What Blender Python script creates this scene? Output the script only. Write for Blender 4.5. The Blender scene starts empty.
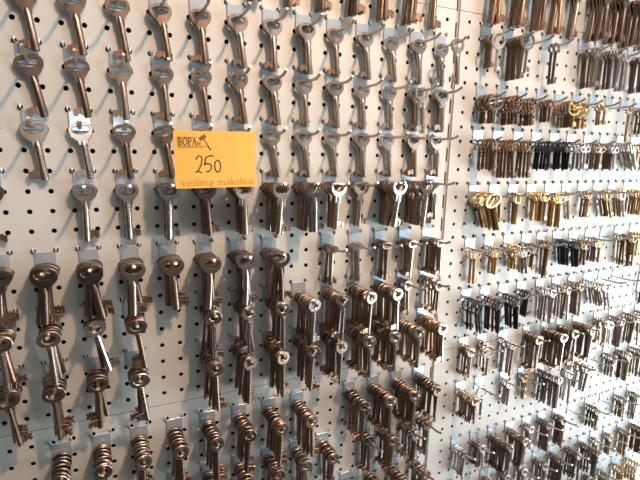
import bpy, bmesh, math, random
from mathutils import Matrix, Vector

# ------------------------------------------------------------------ frame
P = 0.025                     # perforation pitch of the boards (25 mm)
Z0 = 1.60                     # height of perforation row 0 above the floor
SC = bpy.context.scene
COL = SC.collection
KEEP = set()                  # ids of the keys that are individual objects (empty: all)
KEEP.update(("""C0.0 D0.0 F1.4 F2.5 B1.0 C1.0 B0.0 F3.5 B2.0 D1.0 E1.1 C2.0 G1.3 B3.1 F4.4 D2.0 H1.3 B4.1 C3.0 E2.1 H0.3 E3.3 B5.1 C4.0 G2.2 G0.3 D3.0 H2.3 
F5.5 B6.1 C5.1 G3.3 H3.3 F6.5 E6.5 C6.1 B7.2 E4.2 E7.5 F7.5 B8.0 D6.0 C7.0 E5.3 D7.1 C8.1 B9.1 G4.4 H4.8 D8.0 C9.0 E8.3 D9.1 B10.0 E11.6 
B12.1 G0.2 C10.0 B11.1 E9.1 G5.4 H5.8 D10.0 G6.7 I4.6 C11.2 E10.7 B12.0 I5.5 H7.8 C12.2 D11.1 H6.8 I6.6 G8.8 F0.3 G7.7 D12.1 I3.5 F2.3 H8.7 
H3.2 I7.7 F7.4 H9.7 C11.1 I2.7 G9.7 H10.8 I8.5 a5.5 E12.1 H11.9 a6.5 e0.5 G10.8 E11.4 I9.8 E6.0 F6.2 I1.7 F3.1 I10.8 F1.3 F8.2 F7.2 a4.2 
a6.3 E7.3 E7.4 H12.9 a3.2 a7.4 c0.4 J10.4 J9.2 a5.1 F0.2 F9.1 b0.3 A6.1 b1.8 G1.2 a7.2 H1.2 F10.3 G5.2 G1.1 E7.2 G1.0 I11.7 a3.1 E9.0 J11.4 
a5.4 d1.4 F5.3 H2.2 G12.4 F1.0 F11.3 E6.2 F1.2 H2.0 G5.0 G10.7 E10.4 H2.1 a1.4 c1.4 I7.6 F4.1 F12.5 G11.2 c4.5 J12.2 d2.3 G6.6 b3.1 E5.2 
b4.4 E7.0 E11.3 h4.8 G10.5 J8.4 f0.1 G4.2 H0.2 a0.3 h5.6 c2.3 H9.6 F8.0 a6.1 E4.0 H4.5 G4.0 G2.0 G9.6 b6.2 a5.0 G7.0 H5.4 A5.3 a2.4 E8.1 
F7.0 I8.3 H4.2 I8.0 A4.3 e4.4 F10.1 G7.3 H10.1 I4.5 e0.0 J8.1 b3.0 H8.4 d0.5 d1.3 c5.2 G10.2 H12.7 G8.7 e0.1 I11.5 I3.4 h0.3 b1.7 H11.2 H4.7 
G6.4 b0.2 b4.3 a2.2 H9.3 I4.1 F0.1 d3.4 I9.3 b1.3 A3.3 F5.4 g1.4 J7.4 d2.2 h6.6 I6.4 A5.0 I5.1 F12.3 H7.3 I5.2 e0.4 G9.4 g2.4 I7.2 E6.3 a4.0 
b5.6 b4.1 H7.7 b1.2 G4.3 H5.7 G9.1 A6.0 J9.1 d4.5 I9.7 b6.1 H10.7 h2.4 D11.0 E8.2 d1.2 f1.2 f2.5 F4.2 I11.3 b5.2 J10.3 G9.0 H8.1 I5.4 b5.4 
G8.5 d5.3 I8.2 b4.2 e0.3 a1.3 H12.3 H10.4 a0.2 H10.6 b7.2 E11.2 f0.0 F2.4 g4.4 G11.1 A2.2 G6.2 H6.6 I9.5 H11.6 I10.4 H1.0 c0.3 c0.1 d1.1 
I6.1 d2.1 G8.0 g0.3 h1.2 """).split())

def W(c, r, h=0.0):           # wall coordinates (column, row, distance out, in pitches) -> world
    return Vector((c * P, -h * P, Z0 - r * P))

F, YAW, PIT, ROL, CX, CY, CD = 485.46, 0.451519, 0.193585, -0.0245127, 2.57727, 0.597055, 27.6035
cyw, syw, cp, sp_, cr, sr = math.cos(YAW), math.sin(YAW), math.cos(PIT), math.sin(PIT), math.cos(ROL), math.sin(ROL)
FWD = Vector((syw * cp, cyw * cp, -sp_))
RT0 = Vector((cyw, -syw, 0)); UP0 = Vector((syw * sp_, cyw * sp_, cp))
RT = RT0 * cr - UP0 * sr; UP = RT0 * sr + UP0 * cr
CAM = Vector((CX * P, -CD * P, Z0 + CY * P))

def col_at(px, r):            # board column whose row r appears at this horizontal place of the survey photo
    lo, hi = -5.0, 70.0
    for _ in range(40):
        m = (lo + hi) / 2
        d = W(m, r) - CAM
        if 320 + F * d.dot(RT) / d.dot(FWD) < px: lo = m
        else: hi = m
    return m

# ------------------------------------------------------------------ materials
def mat(name, color, rough=0.5, metal=0.0, var=0.0, scale=40.0, bump=0.0, rough_var=0.0):
    m = bpy.data.materials.new(name); m.use_nodes = True
    nt = m.node_tree; b = nt.nodes['Principled BSDF']
    b.inputs['Base Color'].default_value = (*color, 1); b.inputs['Roughness'].default_value = rough
    b.inputs['Metallic'].default_value = metal
    if var or bump or rough_var:
        tc = nt.nodes.new('ShaderNodeTexCoord'); nz = nt.nodes.new('ShaderNodeTexNoise')
        nz.inputs['Scale'].default_value = scale; nz.inputs['Detail'].default_value = 4
        nt.links.new(tc.outputs['Object'], nz.inputs['Vector'])
    if var:
        rp = nt.nodes.new('ShaderNodeValToRGB')
        rp.color_ramp.elements[0].position = 0.3; rp.color_ramp.elements[1].position = 0.7
        rp.color_ramp.elements[0].color = (*[max(0, c * (1 - var)) for c in color], 1)
        rp.color_ramp.elements[1].color = (*[min(1, c * (1 + var)) for c in color], 1)
        nt.links.new(nz.outputs['Fac'], rp.inputs['Fac']); nt.links.new(rp.outputs['Color'], b.inputs['Base Color'])
    if rough_var:
        mr = nt.nodes.new('ShaderNodeMapRange')
        mr.inputs['To Min'].default_value = rough - rough_var; mr.inputs['To Max'].default_value = rough + rough_var
        nt.links.new(nz.outputs['Fac'], mr.inputs['Value']); nt.links.new(mr.outputs['Result'], b.inputs['Roughness'])
    if bump:
        bp = nt.nodes.new('ShaderNodeBump'); bp.inputs['Strength'].default_value = bump; bp.inputs['Distance'].default_value = 0.001
        nt.links.new(nz.outputs['Fac'], bp.inputs['Height']); nt.links.new(bp.outputs['Normal'], b.inputs['Normal'])
    return m

M = {}
M['board'] = mat('painted_board', (0.605, 0.625, 0.60), 0.42, 0, 0.03, 12)
M['dark'] = mat('dark_cavity', (0.02, 0.019, 0.017), 0.9)  # near-black backing: the shade inside holes and slots is put into its colour
M['post'] = mat('post_paint', (0.55, 0.48, 0.42), 0.5, 0, 0.05, 20)
M['plate'] = mat('zinc_plate', (0.66, 0.80, 0.92), 0.25, 0.6, 0.04, 60)
M['wire'] = mat('wire_steel', (0.52, 0.46, 0.41), 0.42, 1.0, 0.06, 80)
M['wire_r'] = mat('bright_wire_steel', (0.44, 0.43, 0.42), 0.36, 1.0, 0.06, 80)
M['cap'] = mat('bright_cap', (0.85, 0.85, 0.84), 0.35, 0.3)
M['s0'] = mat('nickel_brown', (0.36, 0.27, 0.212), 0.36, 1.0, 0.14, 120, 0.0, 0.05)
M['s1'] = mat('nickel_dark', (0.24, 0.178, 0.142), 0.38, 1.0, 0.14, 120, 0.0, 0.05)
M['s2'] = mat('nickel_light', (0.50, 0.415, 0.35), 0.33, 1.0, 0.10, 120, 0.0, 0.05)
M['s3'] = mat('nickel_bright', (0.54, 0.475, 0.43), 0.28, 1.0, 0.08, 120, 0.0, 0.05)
M['cu'] = mat('copper_brown', (0.44, 0.28, 0.19), 0.36, 1.0, 0.15, 120, 0.0, 0.05)
M['fl'] = mat('brown_flat', (0.26, 0.185, 0.14), 0.42, 0.9, 0.14, 120, 0.0, 0.05)
M['gr'] = mat('grey_steel', (0.42, 0.37, 0.33), 0.36, 1.0, 0.12, 120, 0.0, 0.05)
M['br'] = mat('bronze', (0.22, 0.135, 0.085), 0.42, 0.9, 0.18, 120, 0.0, 0.05)
M['go'] = mat('brass', (0.60, 0.385, 0.16), 0.36, 1.0, 0.12, 120, 0.0, 0.05)
M['ta'] = mat('tan_brass', (0.47, 0.31, 0.17), 0.38, 1.0, 0.12, 120, 0.0, 0.05)
M['bk'] = mat('black_iron', (0.035, 0.030, 0.034), 0.38, 0.7, 0.2, 120, 0.0, 0.05)
M['wh'] = mat('silver_white', (0.74, 0.73, 0.71), 0.36, 0.8, 0.05, 120)
M['paper'] = mat('yellow_paper', (0.84, 0.495, 0.10), 0.6, 0, 0.03, 8)
M['print'] = mat('brown_print', (0.19, 0.095, 0.02), 0.7)
M['print_pale'] = mat('pale_brown_print', (0.50, 0.245, 0.04), 0.7)
M['ink'] = mat('black_pen_ink', (0.025, 0.015, 0.02), 0.6)
M['floor'] = mat('floor_grey', (0.20, 0.19, 0.18), 0.6, 0, 0.1, 3)

# ------------------------------------------------------------------ mesh helpers
class MB:
    def __init__(s): s.v = []; s.f = []
    def add(s, vs, fs):
        o = len(s.v); s.v += [tuple(v) for v in vs]; s.f += [tuple(i + o for i in f) for f in fs]; return s
    def box(s, x0, x1, y0, y1, z0, z1, ch=0.0):
        if ch <= 0:
            v = [(x, y, z) for x in (x0, x1) for y in (y0, y1) for z in (z0, z1)]
            return s.add(v, [(0, 1, 3, 2), (4, 6, 7, 5), (0, 4, 5, 1), (2, 3, 7, 6), (0, 2, 6, 4), (1, 5, 7, 3)])
        bm = bmesh.new(); bmesh.ops.create_cube(bm, size=1)
        for v in bm.verts:
            v.co = Vector(((x0 + x1) / 2 + v.co.x * (x1 - x0), (y0 + y1) / 2 + v.co.y * (y1 - y0), (z0 + z1) / 2 + v.co.z * (z1 - z0)))
        bmesh.ops.bevel(bm, geom=list(bm.edges), offset=ch, segments=1, affect='EDGES')
        bm.verts.ensure_lookup_table(); bm.verts.index_update()
        s.add([v.co[:] for v in bm.verts], [[v.index for v in f.verts] for f in bm.faces]); bm.free(); return s
    def tube(s, pts, rad, n=8, cap=True):
        pts = [Vector(p) for p in pts]; rs = rad if isinstance(rad, (list, tuple)) else [rad] * len(pts)
        vs = []; 
        for i, p in enumerate(pts):
            d = (pts[min(i + 1, len(pts) - 1)] - pts[max(i - 1, 0)]).normalized()
            a = Vector((1, 0, 0)) if abs(d.x) < 0.8 else Vector((0, 1, 0))
            u = d.cross(a).normalized(); w = d.cross(u)
            vs += [p + (u * math.cos(t) + w * math.sin(t)) * rs[i] for t in [2 * math.pi * k / n for k in range(n)]]
        fs = [(i * n + k, i * n + (k + 1) % n, (i + 1) * n + (k + 1) % n, (i + 1) * n + k) for i in range(len(pts) - 1) for k in range(n)]
        if cap: fs += [tuple(range(n))[::-1], tuple(range((len(pts) - 1) * n, len(pts) * n))]
        return s.add(vs, fs)
    def ring(s, outer, inner, t, ch):       # flat plate between two outlines (x,z), thickness t in y, bevelled rims
        n = len(outer); h = t / 2; vs = []
        for (ox, oz), (ix, iz) in zip(outer, inner):
            d = math.hypot(ox - ix, oz - iz) or 1e-6; k = min(ch / d, 0.45)
            ax, az = ox + (ix - ox) * k, oz + (iz - oz) * k; bx, bz = ix + (ox - ix) * k, iz + (oz - iz) * k
            vs += [(ox, -h + ch, oz), (ax, -h, az), (bx, -h, bz), (ix, -h + ch, iz), (ix, h - ch, iz), (bx, h, bz), (ax, h, az), (ox, h - ch, oz)]
        fs = [(i * 8 + k, i * 8 + (k + 1) % 8, ((i + 1) % n) * 8 + (k + 1) % 8, ((i + 1) % n) * 8 + k) for i in range(n) for k in range(8)]
        return s.add(vs, fs)
    def mesh(s, name, m, smooth=False):
        me = bpy.data.meshes.new(name); me.from_pydata(s.v, [], s.f)
        bm = bmesh.new(); bm.from_mesh(me); bmesh.ops.recalc_face_normals(bm, faces=bm.faces); bm.to_mesh(me); bm.free()
        for a in (m if isinstance(m, list) else [m]): me.materials.append(a)
        if smooth:
            for p in me.polygons: p.use_smooth = True
            try: me.set_sharp_from_angle(angle=math.radians(38))
            except Exception: pass
        return me

def obj(name, me, parent=None, loc=None):
    o = bpy.data.objects.new(name, me); COL.objects.link(o)
    if parent: o.parent = parent
    if loc is not None: o.location = loc
    return o
def tag(o, label=None, cat=None, group=None, kind=None):
    if label: o['label'] = label
    if cat: o['category'] = cat
    if group: o['group'] = group
    if kind: o['kind'] = kind
    return o

# ------------------------------------------------------------------ the setting
def plain(name, x0, x1, y0, y1, z0, z1, m):
    return tag(obj(name, MB().box(x0, x1, y0, y1, z0, z1).mesh(name, m)), kind='structure')
plain('floor', -2.0, 4.0, -4.0, 0.1, -0.05, 0.0, M['floor'])
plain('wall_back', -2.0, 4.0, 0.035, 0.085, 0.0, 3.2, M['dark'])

plain('trim_1', -8 * P, 62 * P, 0.0, 0.03, 0.0, Z0 - 38.02 * P, M['post'])
HR = 0.122
ANG = [2 * math.pi * k / 16 + math.pi / 8 * 0 for k in range(16)]
def pegboard(c0, c1, r0, r1, oc, orow, label):
    b = MB(); hx = HR
    cols = [c + oc for c in range(-20, 90) if c0 + 0.38 < c + oc < c1 - 0.38]
    rows = [r + orow for r in range(-40, 60) if r0 + 0.38 < r + orow < r1 - 0.38]
    th = 0.05
    for c in cols:
        for r in rows:
            vs = []
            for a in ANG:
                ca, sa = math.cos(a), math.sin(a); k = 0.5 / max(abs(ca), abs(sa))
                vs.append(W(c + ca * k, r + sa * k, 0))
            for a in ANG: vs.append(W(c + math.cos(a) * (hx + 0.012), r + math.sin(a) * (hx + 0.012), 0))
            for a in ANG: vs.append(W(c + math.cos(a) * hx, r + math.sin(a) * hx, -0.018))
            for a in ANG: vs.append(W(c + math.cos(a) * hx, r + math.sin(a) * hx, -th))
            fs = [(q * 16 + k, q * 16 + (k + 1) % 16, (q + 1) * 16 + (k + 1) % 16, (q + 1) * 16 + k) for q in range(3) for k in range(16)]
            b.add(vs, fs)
    xa, xb, ya, yb = cols[0] - .5, cols[-1] + .5, rows[0] - .5, rows[-1] + .5
    def strip(a, bb, c, d):
        if bb - a > 1e-4 and d - c > 1e-4:
            b.add([W(a, c), W(bb, c), W(bb, d), W(a, d)], [(0, 1, 2, 3)])
    strip(c0, xa, r0, r1); strip(xb, c1, r0, r1); strip(xa, xb, r0, ya); strip(xa, xb, yb, r1)
    fl = 0.5                                        # folded flanges
    e = [W(c0, r0), W(c1, r0), W(c1, r1), W(c0, r1)]; e2 = [v + Vector((0, fl * P, 0)) for v in e]
    b.add(e + e2, [(0, 1, 5, 4), (1, 2, 6, 5), (2, 3, 7, 6), (3, 0, 4, 7)])
    me = bpy.data.meshes.new('pegboard_panel'); me.from_pydata(b.v, [], b.f); me.materials.append(M['board'])
    o = obj('pegboard_panel', me)
    # move the origin to the panel centre
    ctr = W((c0 + c1) / 2, (r0 + r1) / 2); me.transform(Matrix.Translation(-ctr)); o.location = ctr
    return tag(o, label, 'pegboard', 'perforated panels of the key wall')
LX1, RX0 = 25.70, 26.06
pegboard(-8, LX1, -18, -9.72, -0.3, 0, 'narrow strip of perforated board above the seam at top left')
pegboard(-8, LX1, -9.68, 14.72, 0, 0, 'large white perforated board behind the yellow price card')
pegboard(-8, LX1, 14.76, 38, 0.09, -0.325, 'grey perforated board under the seam at bottom left')
pegboard(RX0, 62, -18, -9.72, -0.3, 0, 'strip of perforated board above the seam at top right')
pegboard(RX0, 62, -9.68, 14.82, -0.086, -0.077, 'white perforated board behind the brass and black keys')
pegboard(RX0, 62, 14.86, 38, -0.61, -0.244, 'bright white perforated board under the seam at bottom right')
# slotted upright between the panels
b = MB(); d = -0.12; xs = [25.5, 25.80, 25.94, 26.2]
r = -18.0
while r < 38:
    b.add([W(25.5, r, d), W(26.2, r, d), W(26.2, r + .72, d), W(25.5, r + .72, d)], [(0, 1, 2, 3)])
    for a, c in ((25.5, 25.80), (25.94, 26.2)):
        b.add([W(a, r + .72, d), W(c, r + .72, d), W(c, r + 1.67, d), W(a, r + 1.67, d)], [(0, 1, 2, 3)])
    for x in (25.80, 25.94):
        b.add([W(x, r + .72, d), W(x, r + 1.67, d), W(x, r + 1.67, d - .1), W(x, r + .72, d - .1)], [(0, 1, 2, 3)])
    r += 1.67
me = bpy.data.meshes.new('slotted_upright'); me.from_pydata(b.v, [], b.f); me.materials.append(M['post'])
tag(obj('slotted_upright', me), 'brown slotted metal upright in the gap between left and right boards', 'upright')

# ------------------------------------------------------------------ hooks
def wire_z(h, L, up):          # height of the wire's centre line at distance h (pitches)
    pts = [(0, .0), (.10, 0), (L * .45, .03), (L - .75, .05), (L - .5, .08), (L - .25, .08 + up * .4), (L, .08 + up)]
    for (a, za), (b_, zb_) in zip(pts, pts[1:]):
        if h <= b_: return za + (zb_ - za) * (h - a) / (b_ - a)
    return pts[-1][1]
HL = {'L': (2.6, .22), 'M': (2.85, .18), 'R': (2.35, .22)}
def arc_prong(L, up):
    w = 0.082 * P
    pts = [(0, 0.0, 0.10 * P), (0, -.02 * P, 0.02 * P), (0, -.10 * P, 0), (0, -L * .45 * P, 0.03 * P), (0, -(L - .75) * P, 0.05 * P), (0, -(L - .5) * P, 0.08 * P), (0, -(L - .25) * P, (.08 + up * .4) * P), (0, -L * P, (.08 + up) * P)]
    return MB().tube(pts, w, 8)
PLATE = MB().box(-.47 * P, .47 * P, -.075 * P, -.012 * P, -.15 * P, .80 * P, .012 * P).mesh('back_plate', M['plate'])
def peg_mb(sx):
    return MB().tube([(sx * .5 * P, .10 * P, .86 * P), (sx * .5 * P, -.09 * P, .86 * P), (sx * .5 * P, -.12 * P, .90 * P), (sx * .5 * P, -.12 * P, 1.03 * P)], .055 * P, 6)
PEGS = [peg_mb(s).mesh('peg', M['cap'], True) for s in (-1, 1)]
PR = {}
for kx, (L, up, mm) in {'L': (2.6, .22, 'wire'), 'M': (2.85, .18, 'wire'), 'R': (2.35, .22, 'wire_r')}.items():
    PR[kx] = arc_prong(L, up).mesh('prong', M[mm], True)
def hook(c, r, side, label, group):
    e = bpy.data.objects.new('peg_hook', None); COL.objects.link(e); e.location = W(c, r + .86); e.empty_display_size = .01
    tag(e, label, 'hook', group)
    obj('back_plate', PLATE, e); obj('prong', PR[side], e)
    for p in PEGS: obj('peg', p, e)
    return e

# ------------------------------------------------------------------ keys (local: hangs from the origin, -z down, bit to +x)
mm = 0.001
def sup(a, b, n, e=2.0, cx=0, cz=0, taper=0.0, N=28):
    out = []
    for k in range(N):
        t = 2 * math.pi * k / N; c, s = math.cos(t), math.sin(t)
        x = a * abs(c) ** (2 / e) * (1 if c >= 0 else -1); z = b * abs(s) ** (2 / e) * (1 if s >= 0 else -1)
        x *= 1 + taper * z / b
        out.append((cx + x, cz + z))
    return out
def bitshape(mb, x0, w, z0, h, t, teeth=2):
    # a plate with notched edge; teeth cut along the far side and slots in the lower edge
    # upright folds across the plate, a notch in its foot
    n = 3 if teeth == 1 else 4; d = w / n
    for k in range(n):
        tk = t * (.5 if k % 2 == 0 else .30); lo = z0 + (h * .22 if k == n - 2 else 0); hi = z0 + h - (h * .14 if k == n - 1 else 0)
        mb.box(x0 + k * d, x0 + (k + 1) * d, -tk, tk, lo, hi, .2 * mm)
    if teeth > 1:
        for k in range(2): mb.box(x0 + w * .98, x0 + w * 1.14, -t * .3, t * .3, z0 + h * (.12 + .5 * k), z0 + h * (.36 + .5 * k), .1 * mm)
def key_parts(kind):
    """returns dict part -> MB, in metres"""
    bow, sh, bit = MB(), MB(), MB(); N = 28
    if kind in ('lever', 'lever_wide', 'lever_trap', 'long'):
        p = {'lever': (14.0, 9.8, 2.5, 14, 65, 4.6, 9.6, 4.6, 10.5, 9), 'lever_wide': (15.6, 10.4, 2.6, 15, 67, 4.8, 10.4, 4.8, 11.5, 10),
             'lever_trap': (14.4, 9.6, 3.6, 12, 69, 4.4, 10.0, 5.2, 10, 10), 'long': (12.5, 10, 2.4, 16, 82, 4.0, 7.0, 3.6, 11, 11)}[kind]
        a, bt, e, bl, L, rs, ha, hb, bw, bh = p
        t = 3.2; cz = -hb; ccz = cz - .8
        def shape(k):
            x, z = sup(a, 1.0, N, e, 0, 0, 0, N)[k]
            if z >= 0: return x, ccz + z * bt
            return x * (1 - .46 * (-z) ** 1.6), ccz + z * bl
        outer = [shape(k) for k in range(N)]; inner = sup(ha, hb, N, 2.7, 0, cz, .16, N)
        bow.ring([(x * mm, z * mm) for x, z in outer], [(x * mm, z * mm) for x, z in inner], t * mm, .5 * mm)
        zb = ccz - bl
        # neck: flat shoulders running into the round shank
        nw = 5.0 if kind != 'lever_trap' else 4.6
        nl = 9 if kind == 'lever_trap' else 5
        v = []
        for (z, wx, wy) in ((zb + 5, nw * 1.25, t / 2 * .98), (zb, nw, t / 2), (zb - nl, rs * 1.1, t / 2 + .5), (zb - nl - 1, rs * .9, t / 2)):
            v += [(wx * mm, -wy * mm, z * mm), (wx * mm, wy * mm, z * mm), (-wx * mm, wy * mm, z * mm), (-wx * mm, -wy * mm, z * mm)]
        sh.add(v, [(i * 4 + k, i * 4 + (k + 1) % 4, i * 4 + 4 + (k + 1) % 4, i * 4 + 4 + k) for i in range(3) for k in range(4)] + [(0, 1, 2, 3), (15, 14, 13, 12)])
        sh.tube([(0, 0, (zb + 1) * mm), (0, 0, (zb - nl) * mm), (0, 0, (-L + .8) * mm), (0, 0, -L * mm)], [rs * .5 * mm, rs * .95 * mm, rs * .95 * mm, rs * .75 * mm], 10)
        bitshape(bit, rs * .6 * mm, (bw + rs * .4) * mm, (-L + 4.0) * mm, bh * mm, 3.6 * mm, 1)
        return bow, sh, bit
    if kind in ('ringbow', 'ringbow_oval', 'ringbow_short', 'ringbow_long'):
        a, bb, ha, hb, L, rs, bw, bh = {'ringbow': (11.3, 10.6, 5.2, 4.4, 66, 2.9, 10, 9), 'ringbow_oval': (13.4, 10.4, 7.2, 4.8, 66, 3.2, 11, 10), 'ringbow_short': (10.2, 10, 4.2, 4.0, 58, 2.7, 9, 8), 'ringbow_long': (10.6, 10.4, 4.4, 4.2, 76, 2.8, 10, 9)}[kind]
        cz = -hb
        bow.ring([(x * mm, z * mm) for x, z in sup(a, bb, N, 2, 0, cz)], [(x * mm, z * mm) for x, z in sup(ha, hb, N, 2, 0, cz)], 3.8 * mm, .9 * mm)
        zb = cz - bb
        sh.tube([(0, 0, (zb + 1.0) * mm), (0, 0, (zb - 1.2) * mm), (0, 0, (zb - 1.4) * mm), (0, 0, (zb - 3) * mm), (0, 0, (zb - 3.2) * mm), (0, 0, (-L + .6) * mm), (0, 0, -L * mm)],
                [rs * 1.0 * mm, rs * 1.0 * mm, rs * 1.35 * mm, rs * 1.35 * mm, rs * mm, rs * mm, rs * .8 * mm], 9)
        bitshape(bit, rs * .6 * mm, bw * mm, (-L + 2.5) * mm, bh * mm, 2.6 * mm, 2)
        return bow, sh, bit
    if kind in ('flatoval',):
        bow.ring([(x * mm, z * mm) for x, z in sup(10.5, 6.6, N, 2.2, 0, -3.6)], [(x * mm, z * mm) for x, z in sup(6.2, 3.4, N, 2.2, 0, -3.4)], 2.8 * mm, .5 * mm)
        sh.tube([(0, 0, -9.6 * mm), (0, 0, -13 * mm), (0, 0, -62 * mm)], [3.4 * mm, 3.2 * mm, 3.1 * mm], 9)
        bitshape(bit, 1.6 * mm, 9 * mm, -60 * mm, 8 * mm, 2.8 * mm, 1); return bow, sh, bit
    if kind in ('ring', 'ring_long', 'ring_tiny', 'bigring', 'ovalbig'):
        R, ri, rj, L, rs, bw, bh = {'ring': (9.2, 5.4, 5.0, 52, 2.7, 8, 8), 'ring_long': (9.0, 5.2, 4.8, 69, 2.7, 8, 9), 'ring_tiny': (8, 4.6, 4.2, 38, 2.4, 7, 7), 'bigring': (14.5, 11.2, 10.8, 62, 2.6, 8, 9), 'ovalbig': (20, 15.5, 8.5, 66, 3.2, 12, 11)}[kind]
        hb = rj
        bow.ring([(x * mm, z * mm) for x, z in sup(R, R - ri + rj, N, 2, 0, -hb, 0, 24)], [(x * mm, z * mm) for x, z in sup(ri, rj, N, 2, 0, -hb, 0, 24)], 3.0 * mm, .8 * mm)
        zb = -hb - (R - ri + rj)
        sh.tube([(0, 0, (zb + .6) * mm), (0, 0, (zb - 1) * mm), (0, 0, (zb - 1.2) * mm), (0, 0, (zb - 2.6) * mm), (0, 0, (zb - 2.8) * mm), (0, 0, -L * mm)], [rs * mm, rs * mm, rs * 1.4 * mm, rs * 1.4 * mm, rs * mm, rs * .95 * mm], 8)
        bitshape(bit, rs * .6 * mm, bw * mm, (-L + 2) * mm, bh * mm, 2.0 * mm, 1); return bow, sh, bit
    if kind in ('wheel', 'clover', 'clover_long'):
        L = {'wheel': 47, 'clover': 52, 'clover_long': 68}[kind]
        if kind == 'wheel':
            bow.ring([(x * mm, z * mm) for x, z in sup(14.5, 14.5, N, 2, 0, -11.5, 0, 24)], [(x * mm, z * mm) for x, z in sup(11.5, 11.5, N, 2, 0, -11.5, 0, 24)], 2.6 * mm, .6 * mm)
            for k in range(6):
                t = math.pi / 3 * k + .3
                bow.tube([(2.2 * math.cos(t) * mm, 0, (-11.5 + 2.2 * math.sin(t)) * mm), (12 * math.cos(t) * mm, 0, (-11.5 + 12 * math.sin(t)) * mm)], 1.3 * mm, 5)
            bow.ring([(x * mm, z * mm) for x, z in sup(4.2, 4.2, N, 2, 0, -11.5, 0, 12)], [(x * mm, z * mm) for x, z in sup(1.9, 1.9, N, 2, 0, -11.5, 0, 12)], 2.6 * mm, .4 * mm)
            zb = -25.6
        else:
            for (x, z, R) in ((0, -4.6, 6.4), (-7, -12.6, 6.2), (7, -12.6, 6.2)):
                bow.ring([(x * mm + q * mm, w * mm) for q, w in sup(R, R, N, 2, 0, z, 0, 16)], [(x * mm + q * mm, w * mm) for q, w in sup(R - 2, R - 2, N, 2, 0, z, 0, 16)], 2.6 * mm, .6 * mm)
            bow.box(-2 * mm, 2 * mm, -1.3 * mm, 1.3 * mm, -19.5 * mm, -10 * mm, .3 * mm)
            zb = -19
        sh.tube([(0, 0, zb * mm), (0, 0, (zb - 2) * mm), (0, 0, (zb - 2.2) * mm), (0, 0, (zb - 3.8) * mm), (0, 0, (zb - 4) * mm), (0, 0, -L * mm)], [2.7 * mm, 2.7 * mm, 3.9 * mm, 3.9 * mm, 2.8 * mm, 2.7 * mm], 8)
        bitshape(bit, 1.4 * mm, 8 * mm, (-L + 2) * mm, 9 * mm, 2.4 * mm, 1); return bow, sh, bit
    if kind in ('frame', 'frame_big'):
        a, L = (10, 58) if kind == 'frame' else (27, 76)
        bow.ring([(x * mm, z * mm) for x, z in sup(a * .8, a, N, 7, 0, -a + 2.6, 0, 32)], [(x * mm, z * mm) for x, z in sup(a * .8 - 2.6, a - 2.6, N, 7, 0, -a + 2.6, 0, 32)], 2.4 * mm, .5 * mm)
        zb = -2 * a + 2.6
        sh.tube([(0, 0, (zb + .6) * mm), (0, 0, (zb - 3) * mm), (0, 0, -L * mm)], [2.8 * mm, 2.8 * mm, 2.6 * mm], 8)
        bitshape(bit, 1.3 * mm, 7 * mm, (-L + 2) * mm, 8 * mm, 2.2 * mm, 1); return bow, sh, bit
KNAME = {'lever': ('lever_key', 'lever key'), 'lever_wide': ('lever_key', 'wide-bow lever key'), 'lever_trap': ('lever_key', 'square-bow lever key'), 'long': ('lever_key', 'long lever key'),
         'ringbow': ('ring_key', 'ring-bow key'), 'ringbow_oval': ('ring_key', 'oval-bow key'), 'ringbow_short': ('ring_key', 'short ring-bow key'), 'ringbow_long': ('ring_key', 'long ring-bow key'), 'flatoval': ('cabinet_key', 'oval-bow key'),
         'ring': ('slim_key', 'slim ring-bow key'), 'ring_long': ('slim_key', 'long slim key'), 'ring_tiny': ('small_key', 'small ring-bow key'), 'bigring': ('large_ring_key', 'large ring key'),
         'ovalbig': ('antique_key', 'large oval-bow key'), 'wheel': ('antique_key', 'short wheel-bow key'), 'clover': ('antique_key', 'clover-bow key'), 'clover_long': ('antique_key', 'long clover-bow key'),
         'frame': ('frame_key', 'square-bow key'), 'frame_big': ('frame_key', 'big square-bow key')}
COLW = {'s0': 'brown', 's1': 'dark brown', 's2': 'pale steel', 's3': 'bright silver', 'cu': 'coppery', 'fl': 'brown', 'gr': 'grey', 'br': 'bronze', 'go': 'brass', 'ta': 'tan', 'bk': 'black', 'wh': 'silver white'}
PARTED = {'lever', 'lever_wide', 'lever_trap', 'long', 'ringbow', 'ringbow_oval', 'ringbow_short', 'ringbow_long', 'flatoval'}
_pm, _mbs = {}, {}
def parts(kind):
    if kind not in _mbs: _mbs[kind] = key_parts(kind)
    return _mbs[kind]
def bit_mat(m): return 'cu' if m in ('s0', 's1') else ('s0' if m == 's2' else m)
def part_meshes(kind, m):
    if (kind, m) not in _pm:
        a, b_, c_ = parts(kind)
        _pm[kind, m] = (a.mesh('bow', M[m], True), b_.mesh('shank', M[m], True), c_.mesh('bit', M[bit_mat(m)]))
    return _pm[kind, m]
_wm = {}
def whole_mesh(kind, m):
    if (kind, m) not in _wm:
        w = MB()
        for p in parts(kind): w.add(p.v, p.f)
        _wm[kind, m] = w.mesh(KNAME[kind][0], M[m], True)
    return _wm[kind, m]
STUFF = {}        # material -> MB
NUM = 'zero one two three four five six seven eight nine ten eleven twelve thirteen fourteen fifteen'.split()
ORD = 'zeroth first second third fourth fifth sixth seventh eighth ninth tenth eleventh twelfth thirteenth fourteenth fifteenth'.split()

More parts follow.
